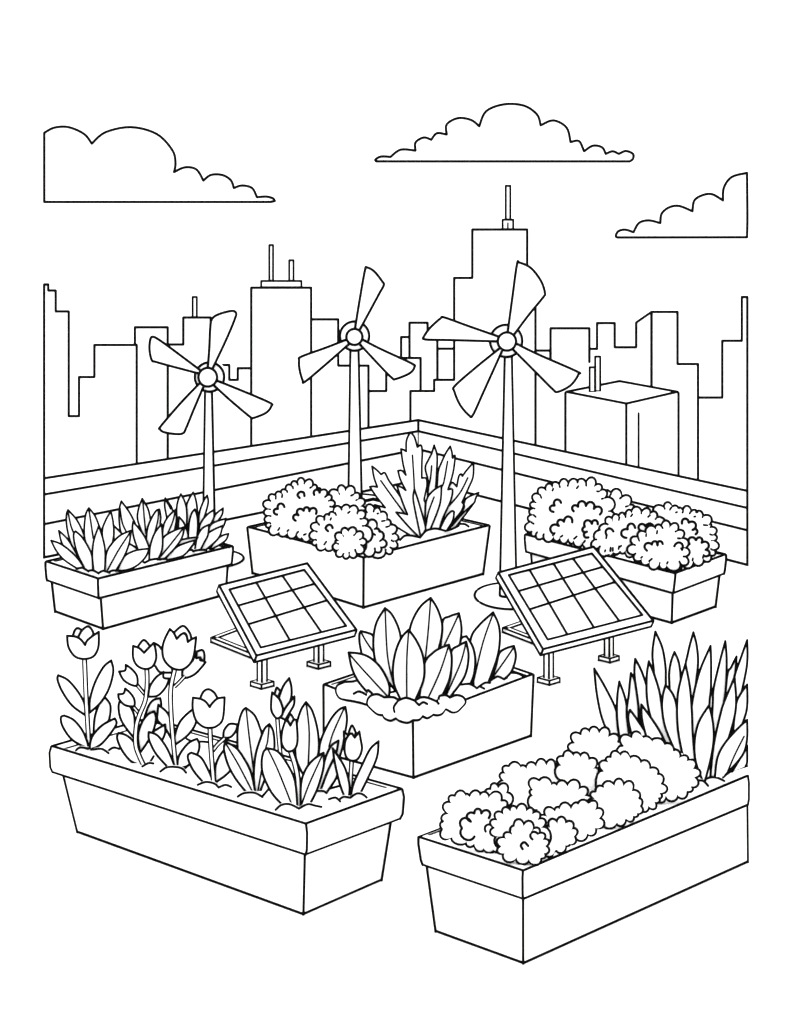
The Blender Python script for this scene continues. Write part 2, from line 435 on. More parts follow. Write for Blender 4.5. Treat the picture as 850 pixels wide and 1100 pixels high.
planter('P4', [(348.8,810.4),(444.4,836.4),(569.5,791.8)], [(348.4,735.8),(443.8,773.6),(572.3,725)], 'plain square-edged planter with one big broad-leaf plant in the middle of the roof', 'box_planter')
planter('P5', [(84.4,895),(325.6,983),(409,946.4)], [(56,802.2),(328.5,885.5),(431.5,848)], 'large rimmed planter full of tulips at the front left', 'rimmed_planter',
        [(57.5,829.5),(328,917.8),(429,879.5)], [(68.5,831),(327.2,914.4),(419.5,880.8)], bulge=0.012, wall=0.065)
planter('P6', [(469,1001.5),(562.5,1035.6),(802.6,927)], [(450.4,899),(562.2,935),(802.7,833.4)], 'large rimmed planter of round shrubs and tall grass at the front right', 'rimmed_planter',
        [(455,929),(562.4,965.4),(802.6,864.8)], [(459,928.6),(562.4,962),(802.0,863.4)], bulge=0.006, wall=0.04, open_end=True)

# ------------------------------------------------------------------ leaves and plants
def plant(key, name, label, cat, anchor, parts, sp=0.02, kk=0.012, group=None, lw=2.85):
    """parts, back to front: (part name, zoom, outline, rib or None) ; 'stem' entries are (stem, zoom, centre line, width px)"""
    I = INFO[key]; z = I['sz']; a = onz(anchor[0], anchor[1], z); root = thing(name, a, label, cat, group); n = len(parts)
    for i, p in enumerate(parts):
        off = (n/2 - i)*sp; k = (n/2 - i)*kk; Y0 = a.y + off
        if len(p) > 4: Y0 = onz(anchor[0], p[4], z).y - i*0.02
        m = MB(); L = lambda x, y: lean(x, y, Y0, k, z)
        if p[0] in ('stem', 'branch'):
            c = [L(*q) for q in parse(p[1], p[2])]; r = p[3]/2*Y0/F
            m.sweep(c, [r*0.7]*len(c), 0, 10)
            for sg in (-1, 1):
                e = []
                for j, q in enumerate(c):
                    t = (c[min(j+1, len(c)-1)] - c[max(j-1, 0)]); s_ = Vector((t.z, 0, -t.x)).normalized()
                    e.append(q + s_*sg*r)
                m.ink(e, w=2.3)
            m.build(p[0], root)
        else:
            closed = p[0] in ('flower_cup', 'bud', 'petal')
            c = parse(p[1], p[2]); c3 = [L(*q) for q in c]
            m.slab(c3, 0.010); m.ink(c3, closed=closed, w=lw)
            if len(p) > 3 and p[3]:
                m.ink([q - Vector((0, 0.004, 0)) for q in [L(*u) for u in parse(p[1], p[3])]], w=2.0)
            m.build(p[0], root)
    return root
lf = lambda z, s, rib=None, *a: ('leaf', z, s, rib) + a
G1 = 'spear-leaf plants in the left planter'
plant('P1', 'spear_leaf_plant', 'spear-leaf plant at the right end of its planter, beside the turbine tower', 'plant', (222, 590.5), [
 lf('B2','300,330 278,200 266,130 270,85 | 295,120 315,160 345,300','272,95 290,125 303,150'),
 lf('B2','400,330 398,150 415,90 440,50 | 455,90 465,160 460,300'),
 lf('B2','352,330 339,180 345,110 365,60 | 390,110 402,180 398,330'),
 lf('B2','470,340 475,190 500,110 525,68 | 532,110 515,180 475,300'),
 lf('B2','555,260 572,190 622,146 | 617,185 590,225 555,260'),
 lf('B2','470,330 480,250 520,190 565,157 | 568,195 552,235 510,300'),
 lf('B2','352,330 350,250 354,200 | 380,230 400,275 420,340'),
 lf('B2','408,350 415,240 430,180 450,153 | 465,200 468,270 460,350'),
 lf('B2','520,300 555,240 640,209 | 628,250 600,290 540,330'),
 lf('B2','540,395 580,340 620,312 656,302 | 640,340 600,370 550,397'),
 lf('B2','480,393 520,310 570,275 620,253 | 605,310 575,350 520,398'),
 lf('B2','450,398 465,320 495,270 537,247 | 530,310 510,350 488,394'),
], sp=0.018, group=G1, lw=2.4)
plant('P1', 'spear_leaf_plant', 'spear-leaf plant in the middle of the left planter', 'plant', (167, 600.5), [
 lf('B1','680,520 622,370 606,270 608,180 622,126 | 670,190 705,250 740,330 790,480','612,175 628,280 655,345'),
 lf('B2','165,380 115,260 100,200 110,140 130,88 | 165,150 182,220 200,300 210,400','134,105 142,200 152,300'),
 lf('B2','290,400 255,330 260,250 290,195 337,152 | 338,220 325,290 300,400','332,162 315,230 285,300'),
 lf('B2','150,400 160,280 185,210 215,162 235,153 | 243,200 240,240 235,330','229,165 225,220 205,300'),
 lf('B2','105,402 80,330 70,270 74,230 | 110,270 150,330 178,402'),
 lf('B2','320,430 350,352 400,332 468,323 | 440,370 400,415 320,450'),
 lf('B2','265,460 330,390 390,360 457,340 | 430,380 380,435 290,461'),
 lf('B2','235,458 250,340 310,290 388,260 | 370,330 320,400 262,458','380,268 300,370 238,445'),
 lf('B2','172,460 178,380 205,300 248,243 | 254,330 250,400 225,461'),
], sp=0.018, group=G1, lw=2.4)
plant('P1', 'spear_leaf_plant', 'spear-leaf plant at the left end of its planter, with the widest fan', 'plant', (106, 613.8), [
 lf('B1','640,600 570,420 567,307 | 625,365 670,430 740,488 700,600'),
 lf('B1','310,560 250,440 220,320 216,230 228,190 | 290,260 335,345 360,420 400,560','230,210 248,300 268,355'),
 lf('B1','410,560 355,420 348,320 360,220 382,176 | 425,230 455,300 480,380 490,560','384,195 400,300 415,400'),
 lf('B1','500,560 480,360 505,270 545,200 | 560,270 567,350 560,420 520,600'),
 lf('B1','310,570 215,480 180,430 160,343 | 220,400 260,460 300,530 330,600'),
 lf('B1','345,612 300,520 275,430 270,370 284,348 | 330,390 375,460 405,530 412,640'),
 lf('B1','300,627 200,560 140,490 103,416 | 170,440 240,490 300,550 347,617'),
 lf('B1','590,642 640,540 700,500 760,484 828,477 | 800,540 740,600 670,632 600,642'),
 lf('B1','500,642 512,510 560,430 620,375 692,343 | 682,430 645,530 580,642','688,355 600,490 522,632'),
 lf('B1','418,642 408,530 418,420 455,308 | 485,400 503,500 500,642'),
], sp=0.018, group=G1, lw=2.4)
soil_done('P1', [('B1','290,625 330,618 350,625 380,645'),('B1','380,640 415,638 455,660'),('B1','455,657 490,640 535,655'),('B1','535,648 560,638 620,640'),
 ('B2','135,470 145,478 175,462'),('B2','175,462 215,455 240,460'),('B2','240,458 270,455 285,463'),('B2','410,402 435,402 440,410 | 470,402 520,400'),('B2','590,370 660,385')])

# jagged-leaf plant
plant('P2', 'jagged_leaf_plant', 'spiky plant with jagged toothed leaves in front of the wall corner', 'plant', (452, 574), [
 lf('B4','570,680 640,600 672,540 672,515 690,480 762,448 | 745,480 738,505 | 690,570 620,662','735,508 665,575 600,650'),
 lf('B4','440,560 455,400 436,300 455,250 475,210 490,160 | 508,220 507,300 500,420 480,600','475,285 468,360 450,440'),
 lf('B4','520,668 545,600 602,435 | 575,430 590,395 605,388 628,412 | 640,350 655,335 662,348 | 690,310 730,264 | 728,350 700,420 660,508 | 672,520 | 650,570 560,682','695,358 640,460 535,578'),
 lf('B4','470,668 505,430 515,320 535,265 560,210 588,166 | 598,200 602,238 | 618,226 605,330 575,430 | 602,432 590,500 545,600 522,672','572,258 550,380 538,410'),
 lf('B4','525,670 560,600 595,562 612,565 | 603,620 565,682'),
 lf('B4','435,672 440,510 475,445 535,404 | 525,520 468,670','490,475 455,570 440,650'),
 lf('B4','340,706 250,650 190,605 150,570 128,522 | 192,540 | 140,475 98,413 | 120,410 145,415 | 125,360 112,288 | 140,310 168,338 | 190,328 215,375 262,440 | 300,500 340,600 390,710','165,375 240,480 310,575'),
 lf('B4','400,722 330,650 258,568 | 300,575 328,582 | 295,500 264,408 | 290,415 318,435 | 285,370 270,315 | 295,315 318,342 | 300,270 288,183 | 305,188 320,198 | 322,130 345,80 | 370,110 388,172 | 410,160 418,200 415,280 415,360 | 442,362 447,400 440,440 430,490 437,508 | 435,590 433,680 405,722','358,220 365,330 370,430'),
 lf('B4','408,718 375,560 362,480 370,428 | 400,520 437,655 430,685'),
], sp=0.03, kk=0.02, lw=2.4)
soil_done('P2', [('B4','283,737 310,712 350,710 405,722'),('B4','405,722 440,682 490,668 525,672 560,682'),('B4','560,682 600,670 640,650'),('B4','640,640 675,640 700,655')])

# ------------------------------------------------------------------ shrubs
def C(*parts):
    out = []
    for z, pts in parts: out += zl(z, pts)
    return out
def shrub(key, label, clumps, state, group, name='round_shrub', gap=0.05, b=0.70, cat='shrub'):
    """clumps back to front: (cusps px, [scalloped curls px], [free strokes]) ; state keeps each nearer than the last"""
    I = INFO[key]; root = None
    for cusps, curls, free in clumps:
        con = scal(cusps, b=b); yb = max(p[1] for p in con); Y = onz(425, yb, I['sz']).y
        if state[0] is not None: Y = min(Y, state[0]-gap)
        state[0] = Y
        cx = sum(p[0] for p in con)/len(con); cy = (min(p[1] for p in con)+yb)/2
        w = (max(p[0] for p in con)-min(p[0] for p in con)); hgt = yb-min(p[1] for p in con)
        if root is None:
            root = thing(name, at(cx, yb, Y), label, cat, group)
        c3 = [at(x, y, Y) for x, y in con]
        if w > hgt*1.25:
            e = (w-hgt)/2*0.8; sp3 = [at(cx-e, cy, Y), at(cx+e, cy, Y)]
        else: sp3 = [at(cx, cy, Y)]
        m = MB(); m.puff(c3, sp3, gap*0.7, min(w, hgt)/2*Y/F*0.9); m.ink(c3, closed=True, w=2.75)
        for i, p in enumerate(cusps if key != 'P6' else []):                      # short creases running in from each notch
            q = cusps[i-1]; L = math.hypot(p[0]-q[0], p[1]-q[1]) or 1; a = ((p[0]-q[0])/L, (p[1]-q[1])/L)
            ti = (-a[1]*0.9 - a[0]*0.45, a[0]*0.9 - a[1]*0.45); k = min(3.2, L*0.32)*(0.5 + 0.5*((i*7) % 3)/2)
            m.stroke([(p[0]+ti[0]*k*t/4, p[1]+ti[1]*k*t/4) for t in range(-1, 5)], Y-gap*0.3, w=2.3)
        for q in curls: m.stroke(scal(q, closed=False, b=0.68), Y-gap*0.6)
        for z, s in free: m.stroke(parse(z, s), Y-gap*0.6)
        m.build('leaf_clump', root)
    return root
GS = 'round shrubs in the planters'
st = [None]
shrub('P2', 'small shrub mostly hidden behind others, in front of the middle turbine tower', [
 (C(('B3',[(560,330),(568,235),(612,182),(662,165),(715,205),(752,238),(778,285),(750,360),(600,380)])),[],[])], st, GS)
shrub('P2', 'largest shrub, left end of the square-edged planter before the wall corner', [
 (C(('B3',[(130,403),(125,352),(118,303),(128,245),(172,222),(218,208),(252,180),(292,150),(325,122),(375,120),(425,150),(458,168),(482,190),(528,215),(555,245),(560,290),(560,400),(500,500),(415,520),(372,487),(320,478),(255,460),(190,452),(125,440)])),
  [C(('B3',[(312,388),(332,350),(368,318),(408,322),(455,340)])), C(('B3',[(182,345),(188,305),(233,292)])), C(('B3',[(443,207),(482,190)]))],
  [('B3','340,228 325,208 342,186 368,190 374,215')])], st, GS)
shrub('P2', 'shrub of two lobes leaning on the left leaf of the jagged-leaf plant', [
 (C(('B4',[(60,600),(75,560),(125,548),(150,575),(185,620),(212,655),(245,700),(240,745),(235,790),(195,802),(100,800),(60,700)])),[],[]),
 (C(('B4',[(20,740),(35,660),(80,640),(135,665),(130,705),(175,735),(165,780),(130,797),(60,790)])),[],[])], st, GS)
shrub('P2', 'middle-sized shrub in the centre of the shrub row, left of the front corner', [
 (C(('B3',[(452,522),(448,460),(465,405),(512,375),(560,372),(590,335),(635,303),(690,325),(752,320),(775,375),(795,425),(800,540),(700,590),(580,562),(515,552),(455,562)])),[],
  [('B3','540,462 522,440 540,418 562,420 572,440')])], st, GS)
shrub('P2', 'smallest flower-shaped shrub hanging over the front edge of its planter', [
 (C(('B3',[(605,548),(608,525),(640,480),(682,458),(732,482),(778,512),(778,560),(735,605),(688,628),(645,625),(603,597)])),[],[])], st, GS)

st = [None]
shrub('P3', 'big dense shrub at the left end of the right wall planter', [
 (C(('B5',[(640,260),(645,205),(692,205),(765,225),(815,285),(845,330),(830,420),(680,430)])),[],[]),
 (C(('B5',[(135,470),(140,402),(155,350),(155,300),(160,255),(200,210),(235,165),(290,165),(335,135),(395,135),(465,148),(523,122),(588,135),(610,182),(650,230),(690,320),(660,450),(600,550),(565,552),(505,540),(440,512),(395,525),(345,500),(290,488),(220,492),(170,478)])),
  [C(('B5',[(292,326),(300,282),(346,262)])), C(('B5',[(435,322),(465,290),(520,285),(575,305),(618,345)])), C(('B5',[(295,482),(330,425),(366,395),(424,400)])), C(('B5',[(538,505),(528,465),(512,430),(562,410),(603,413)]))],[])], st, GS)
shrub('P3', 'right-hand shrub of the right wall planter, near its right end', [
 (C(('B6',[(297,185),(335,130),(378,135),(410,160),(445,155),(490,155),(515,185),(560,180),(580,235),(605,245),(610,290),(620,325),(612,375),(605,408),(560,418),(500,433),(440,447),(380,455),(300,440),(280,300)])),
  [C(('B6',[(440,225),(478,220),(500,262),(518,286)])), C(('B6',[(483,342),(520,320),(552,335),(575,375),(570,412)]))],[])], st, GS)
shrub('P3', 'low wide shrub in the middle of the right wall planter', [
 (C(('B5',[(612,575),(580,522),(665,492),(665,408),(708,378),(755,368),(800,356)]),('B6',[(118,168),(155,175),(210,160),(255,180),(297,190),(330,300),(270,400),(165,400),(125,378),(85,358),(45,378),(0,384)]),('B5',[(752,572),(692,598)])),
  [C(('B6',[(122,307),(130,258),(172,250)])), C(('B6',[(200,265),(232,240),(268,265)])), C(('B6',[(10,292),(48,270)]))],[])], st, GS)
shrub('P3', 'front shrub bulging towards the near corner of the right wall planter', [
 (C(('B6',[(168,400),(160,345),(190,310),(235,290),(298,270),(325,240),(372,240),(412,265),(430,310),(442,370),(460,415),(432,455),(355,452),(310,460),(255,437),(207,420)])),
  [C(('B6',[(240,380),(268,345),(300,350),(330,342)])), C(('B6',[(396,355),(440,375)]))],[])], st, GS)
soil_done('P3')

# ------------------------------------------------------------------ broad-leaf plant in the middle
plant('P4', 'broad_leaf_plant', 'big rosette of broad ribbed leaves in the middle of the roof', 'plant', (437, 755), [
 lf('C1','320,420 303,330 302,270 312,248 | 360,260 400,285 440,400 420,470','318,262 350,320 405,400'),
 lf('C2','500,602 540,500 565,405 610,370 668,352 | 682,430 652,530 600,587','665,365 600,460 520,572', 732),
 lf('C2','385,625 358,440 368,290 430,200 522,116 | 560,200 570,300 552,430 492,602','520,130 450,330 380,622', 737),
 lf('C2','290,625 290,330 335,283 | 380,360 397,450 388,550 362,622', None, 738),
 lf('C2','150,450 165,190 215,145 282,122 | 298,200 298,280 270,450','278,135 230,240 180,345'),
 lf('C1','640,420 655,240 690,140 740,65 803,14 | 850,90 882,190 880,280 860,370 820,560','802,30 785,250 762,470'),
 lf('C1','560,672 470,560 420,480 402,380 402,280 425,180 482,86 | 530,130 575,220 595,310 600,450 600,700','484,100 490,280 505,460 555,670'),
 lf('C1','382,702 300,610 250,510 226,398 | 300,405 370,430 440,490 490,570 514,640 510,708','235,412 320,510 500,705'),
 lf('C2','180,697 225,560 228,395 280,350 333,322 | 350,430 320,570 218,714','330,335 290,480 195,692'),
 lf('C2','5,705 38,480 100,400 150,368 212,343 | 232,440 217,580 165,702','208,355 150,530 68,712'),
 lf('C1','590,727 545,620 538,500 560,380 600,290 648,238 | 700,310 742,400 759,500 750,600 698,727','648,250 635,450 635,717'),
], sp=0.022, kk=0.02)
I4 = INFO['P4']
def mound(z, s, off, free=(), name='soil_mound', lim=None):
    """lump of soil spilling over the front edge; its depth follows the edge"""
    c = parse(z, s); E = [onz(x, y, I4['zt']) for x, y in ((348.4, 735.8), (443.8, 773.6), (572.3, 725))]
    def D(x):
        a, b, xa, xb = (E[0], E[1], 348.4, 443.8) if x < 443.8 else (E[1], E[2], 443.8, 572.3)
        Y = a.y + (b.y-a.y)*(x-xa)/(xb-xa) - off
        return max(Y, lim) if lim else Y
    cx = sum(p[0] for p in c)/len(c); cy = sum(p[1] for p in c)/len(c); w = max(p[0] for p in c)-min(p[0] for p in c); h = max(p[1] for p in c)-min(p[1] for p in c)
    e = max(1, (w-h)/2); c3 = [at(x, y, D(x)) for x, y in c]; m = MB()
    m.puff(c3, [at(cx-e, cy, D(cx-e))] + ([at(443.8, cy, D(443.8))] if cx-e < 443 < cx+e else []) + [at(cx+e, cy, D(cx+e))], 0.02, 0.05); m.ink(c3, closed=True)
    for zz_, f in free: m.stroke(parse(zz_, f), D(cx))
    m.build(name, I4['root'])
mound('C1','355,765 300,750 240,738 | 205,732 160,715 138,670 150,628 200,604 | 250,602 300,598 350,650 400,700 400,760', 0.04, [('C1','262,688 300,672 350,695')])
mound('C1','362,725 385,700 430,691 475,712 | 540,712 580,733 | 630,716 690,735 | 740,712 790,718 859,748 | 864,705 909,698 937,714 | 984,697 1029,710 1047,748 1019,785 | 990,812 950,818 907,792 | 880,830 850,840 819,836 | 780,860 744,846 | 720,872 680,875 | 640,893 590,882 560,862 | 520,878 482,862 470,840 | 430,832 390,800 358,762 362,725', 0.12,
 [('C1','549,815 545,778 575,737'),('C1','690,737 700,748 722,768'),('C1','722,768 750,748 779,760'),('C1','849,735 852,748 859,757')])
soil_done('P4', [('C2','300,624 350,618 385,632 408,650'),('C2','408,650 440,625 470,610 500,612'),('C2','435,640 460,652'),('C2','508,592 555,567 598,587'),('C2','598,587 620,575'),('C2','640,540 690,545 738,565'),('C1','515,680 550,672')])

# ------------------------------------------------------------------ tulips
GT = 'tulips in the front left planter'
plant('P5', 'tulip', 'leftmost tulip with a wide open cup and five rounded leaves', 'tulip', (95, 803.5), [
 ('petal','C3','185,150 200,110 220,96 250,112 270,140 220,170'),
 ('petal','C3','220,165 250,112 290,84 318,105 332,138 | 272,214'),
 ('leaf','C3','330,860 338,730 370,630 412,582 | 450,640 440,740 400,800',None),
 ('leaf','C3','275,710 180,640 110,540 78,460 82,427 | 150,460 220,540 265,620 275,690',None),
 ('leaf','C3','303,690 305,600 340,480 400,370 455,323 | 470,400 440,520 380,620 305,690',None),
 ('stem','C3','268,315 280,600 300,940',3.9),
 ('flower_cup','C3','145,150 155,230 200,295 265,313 330,295 365,230 368,122 | 320,155 285,185 272,215 | 240,175 200,155 145,150'),
 ('leaf','C3','288,942 180,880 115,790 101,725 125,710 | 190,740 250,810 285,890 297,942',None),
 ('leaf','C3','303,940 320,860 390,780 480,730 | 492,770 440,850 380,915 315,948',None),
], sp=0.016, kk=0.01, group=GT)
plant('P5', 'tulip', 'tulip with a small cup and three side buds on a curved stem', 'tulip', (154, 820.5), [
 ('leaf','C4','260,330 262,250 275,185 | 310,205 335,240 380,300 400,380 | 345,380 310,374 285,338',None),
 ('petal','C4','168,215 210,166 252,208 | 212,250'),
 ('leaf','C4','200,720 235,610 270,560 318,546 | 324,600 300,690 240,800',None),
 ('leaf','C4','185,900 172,790 200,700 240,650 278,633 | 290,680 272,760 230,840 190,897',None),
 ('leaf','C4','150,810 100,750 58,680 45,600 60,550 | 110,585 145,650 152,720 158,820',None),
 ('leaf','C4','205,987 130,960 70,890 36,810 45,773 | 100,790 150,840 180,920 210,987',None),
 ('branch','C4','165,458 190,488 218,522',2.8),
 ('branch','C4','140,598 165,628 190,660',2.8),
 ('stem','C4','230,355 232,450 220,560 180,660 160,740 158,850 180,920 210,985',3.8),
 ('flower_cup','C4','140,205 140,280 165,332 215,356 265,342 290,290 287,230 275,185 | 240,220 212,250 | 180,220 140,205'),
 ('bud','C4','48,372 80,430 140,464 168,457 165,400 130,355 92,328 | 88,365 48,372'),
 ('bud','C4','43,520 50,555 85,590 130,600 150,592 147,550 120,510 88,483 | 78,515 43,520'),
 ('bud','C4','238,537 250,470 290,410 340,375 | 340,412 378,418 | 350,480 300,530 238,537'),
], sp=0.010, kk=0.006, group=GT)
plant('P5', 'tulip', 'tallest tulip with a large toothed cup and one side bud', 'tulip', (189, 825), [
 ('leaf','C4','400,830 350,745 300,690 300,640 305,590 | 370,650 400,760',None),
 ('leaf','C4','270,765 310,740 348,718 | 350,770 330,820 300,850',None),
 ('petal','C4','405,120 465,74 510,120 522,167 | 497,180 490,140 470,122 425,160'),
 ('petal','C4','553,243 592,232 606,262 605,308 | 580,292 553,285'),
 ('bud','C4','462,365 462,405 490,414 550,385 614,312 | 598,303 578,298 580,282 553,285 | 552,245 530,300'),
 ('branch','C4','475,405 445,438 412,470',2.8),
 ('leaf','C4','412,850 412,790 440,710 480,660 530,618 | 552,700 500,785 415,850',None),
 ('leaf','C4','428,990 440,920 500,840 558,811 | 573,850 560,910 500,985 440,1002',None),
 ('stem','C4','412,358 387,480 387,620 400,800 418,992',3.8),
 ('flower_cup','C4','380,95 345,165 331,230 345,300 400,352 470,356 530,290 552,148 | 520,163 497,180 | 488,138 470,122 | 448,135 425,160 | 405,120 380,95'),
 ('leaf','C4','372,1002 290,910 245,820 242,767 | 300,790 360,870 400,960 412,994',None),
], sp=0.012, kk=0.008, group=GT)
plant('P5', 'tulip', 'short tulip with a wide open cup and a small closed side bud', 'tulip', (229.5, 842), [
 ('petal','C5','105,220 130,165 170,144 215,170 242,218 | 180,280'),
 ('bud','C5','283,512 288,460 320,415 350,406 392,412 | 380,460 340,508 283,516'),
 ('branch','C5','292,518 240,565 205,610',3.2),
 ('leaf','C5','222,850 222,740 250,660 290,605 | 310,680 340,750 300,800 230,850',None),
 ('leaf','C5','130,852 60,770 20,690 15,645 40,627 | 110,660 160,740 200,830',None),
 ('stem','C5','182,437 190,600 210,852',3.9),
 ('flower_cup','C5','52,208 50,290 75,380 130,430 180,438 230,427 280,370 294,206 | 240,215 200,250 180,280 | 150,240 110,218 52,208'),
], sp=0.014, kk=0.01, group=GT)
plant('P5', 'broad_leaf_plant', 'flowerless clump of three ribbed leaves among the tulips', 'plant', (272, 850), [
 lf('C5','400,800 390,500 405,380 430,310 455,286 | 520,340 560,430 578,520 560,800 520,930','458,298 480,500 512,740'),
 lf('C5','525,932 515,800 530,640 570,510 600,440 635,409 | 665,470 672,600 640,720 560,932','632,420 620,540 600,620 545,930'),
 lf('C5','462,932 380,830 320,720 288,600 300,543 | 380,590 440,670 495,780 528,932','305,560 400,720 508,928'),
], sp=0.02, kk=0.02)
plant('P5', 'tulip', 'tulip with narrow pointed closed petals, tallest at the right', 'tulip', (301, 852), [
 ('stem','C5','695,365 705,500 718,640 730,760',3.4),
 ('petal','C5','705,210 740,120 785,60 | 802,130 800,210 770,280 735,300'),
 ('petal','C5','672,190 690,133 718,160 | 700,205'),
 ('petal','C5','718,360 760,280 825,198 | 822,260 790,320 755,378'),
 ('petal','C5','655,168 648,230 650,310 690,366 730,340 737,290 | 710,220 655,168'),
], sp=0.014, kk=0.006, group=GT)
plant('P5', 'ribbed_leaf_plant', 'flowerless tuft of ribbed leaves behind the bell-shaped tulip bud', 'plant', (349, 850.5), [
 lf('C6','205,640 160,540 155,420 165,320 190,240 220,193 | 260,250 292,370 297,500 260,600 225,660','222,203 240,380 232,600'),
 lf('C6','290,640 300,480 320,400 370,300 420,240 460,222 | 470,300 455,400 440,480 400,600','450,235 385,380 360,465'),
 lf('C6','285,742 330,560 370,465 418,428 | 405,500 370,600 312,735'),
 lf('C6','308,732 350,620 388,540 | 408,600 405,655 343,748'),
], sp=0.02, kk=0.01)
plant('P5', 'tulip', 'tulip with a bell-shaped bud and the two broadest leaves, nearest the front corner', 'tulip', (321, 867.5), [
 ('petal','C6','106,300 125,267 147,298 | 125,337'),
 ('stem','C6','128,495 155,580 172,680 174,842',4.6),
 ('flower_cup','C6','95,305 75,370 71,440 95,485 122,494 155,475 169,420 162,303 | 145,302 125,337 | 108,310 95,305'),
 lf('C6','188,842 190,690 220,600 270,540 327,502 | 327,590 290,720 243,817','320,515 240,690 195,812'),
 lf('C5','730,1022 650,930 588,800 575,700 590,620 620,594 | 700,620 780,730 830,850 848,1042','625,603 700,760 805,1022'),
], sp=0.016, kk=0.014, group=GT)
plant('P5', 'tulip', 'small tulip with a narrow toothed cup at the right end of its planter', 'tulip', (376, 857), [
 ('petal','C6','450,372 482,400 | 470,440 455,470'),
 ('petal','C6','480,378 500,335 524,378 | 517,412'),
 ('stem','C6','498,550 492,650 485,772',3.6),
 ('flower_cup','C6','485,388 460,430 455,490 470,535 505,551 540,535 561,480 553,420 545,372 | 517,410 | 500,385 | 485,388'),
 ('leaf','C6','455,772 425,690 395,560 383,475 | 420,530 460,600 485,700 482,772',None),
 ('leaf','C6','492,770 510,690 560,580 610,480 662,432 | 652,530 600,650 545,762',None),
], sp=0.014, kk=0.01, group=GT)
soil_done('P5', [('C3','208,955 235,935 290,940'),('C3','330,948 390,945 437,975'),('C3','432,960 470,935 512,945'),('C4','200,992 240,970 272,972'),('C4','318,1025 360,997 420,995 460,1005 486,1032'),
 ('C4','250,965 275,925'),('C4','470,1010 500,985'),('C4','490,812 530,830 560,830 | 600,830 640,835'),('C5','88,872 150,850 215,862 248,892'),('C5','248,892 300,872 344,888'),('C5','393,962 440,935 520,932 582,965'),('C5','582,958 628,905'),
 ('C6','35,850 70,820 120,815 178,842'),('C6','178,842 230,815 280,825 314,832'),('C6','285,735 325,735 345,748'),('C6','360,722 420,705'),('C6','360,785 400,775 428,798'),('C6','425,785 450,770 487,775'),('C6','490,775 530,750 565,755 590,775')])

# ------------------------------------------------------------------ grass and shrubs at the front right
bl = lambda s, rib=None: ('blade', 'C7', s, rib)
plant('P6', 'ornamental_grass', 'tall tuft of pointed grass blades at the right edge', 'grass plant', (768, 838), [
 bl('170,650 90,510 55,370 40,228 | 100,330 155,450 180,600 200,700'),
 bl('180,650 157,500 156,380 167,293 | 195,370 215,470 230,560 245,680'),
 bl('230,650 205,460 215,360 220,300 226,250 | 246,290 262,380 266,500 270,650'),
 bl('290,650 262,400 244,260 248,178 | 280,240 310,330 335,450 345,650'),
 bl('370,700 345,280 335,150 350,40 | 385,120 402,220 404,310 415,600'),
 bl('440,700 422,330 420,250 430,190 447,143 | 470,200 480,300 480,500 470,700'),
 bl('520,700 500,280 515,150 543,43 | 560,110 567,200 555,320 550,500 550,700'),
 bl('620,700 640,420 645,330 680,180 705,88 | 712,180 708,330 690,450 660,700'),
 bl('690,600 712,280 735,220 762,166 | 757,240 740,400 700,600'),
 bl('720,560 745,300 785,170 816,83 | 816,200 790,340 740,560'),
 bl('560,720 530,580 530,480 540,380 575,240 630,112 | 633,200 632,330 625,410 620,700'),
 bl('740,600 757,420 780,360 816,308 | 816,420 795,500 740,640'),
 bl('250,640 213,490 222,437 | 260,490 310,570 340,680'),
 bl('400,690 345,540 310,400 306,270 317,190 | 345,260 372,350 395,480 460,660'),
 bl('330,660 285,500 279,410 | 330,480 380,560 440,690'),
 bl('470,690 405,540 385,440 387,370 402,310 | 440,360 460,430 470,560 500,720'),
 bl('500,720 465,540 462,380 480,280 503,203 | 525,320 535,440 540,560 555,730'),
 bl('628,785 645,620 680,460 700,395 752,272 | 760,400 745,500 700,650 655,778'),
 bl('590,798 555,700 549,600 570,500 623,413 | 642,500 646,590 630,690 602,798'),
 bl('740,750 800,650 816,618 | 816,700 808,722'),
 bl('652,778 665,680 700,610 760,540 816,487 | 815,590 790,670 702,772','800,570 750,670 710,766'),
], sp=0.016, kk=0.006)
st = [None]
def q(*pts): return pts
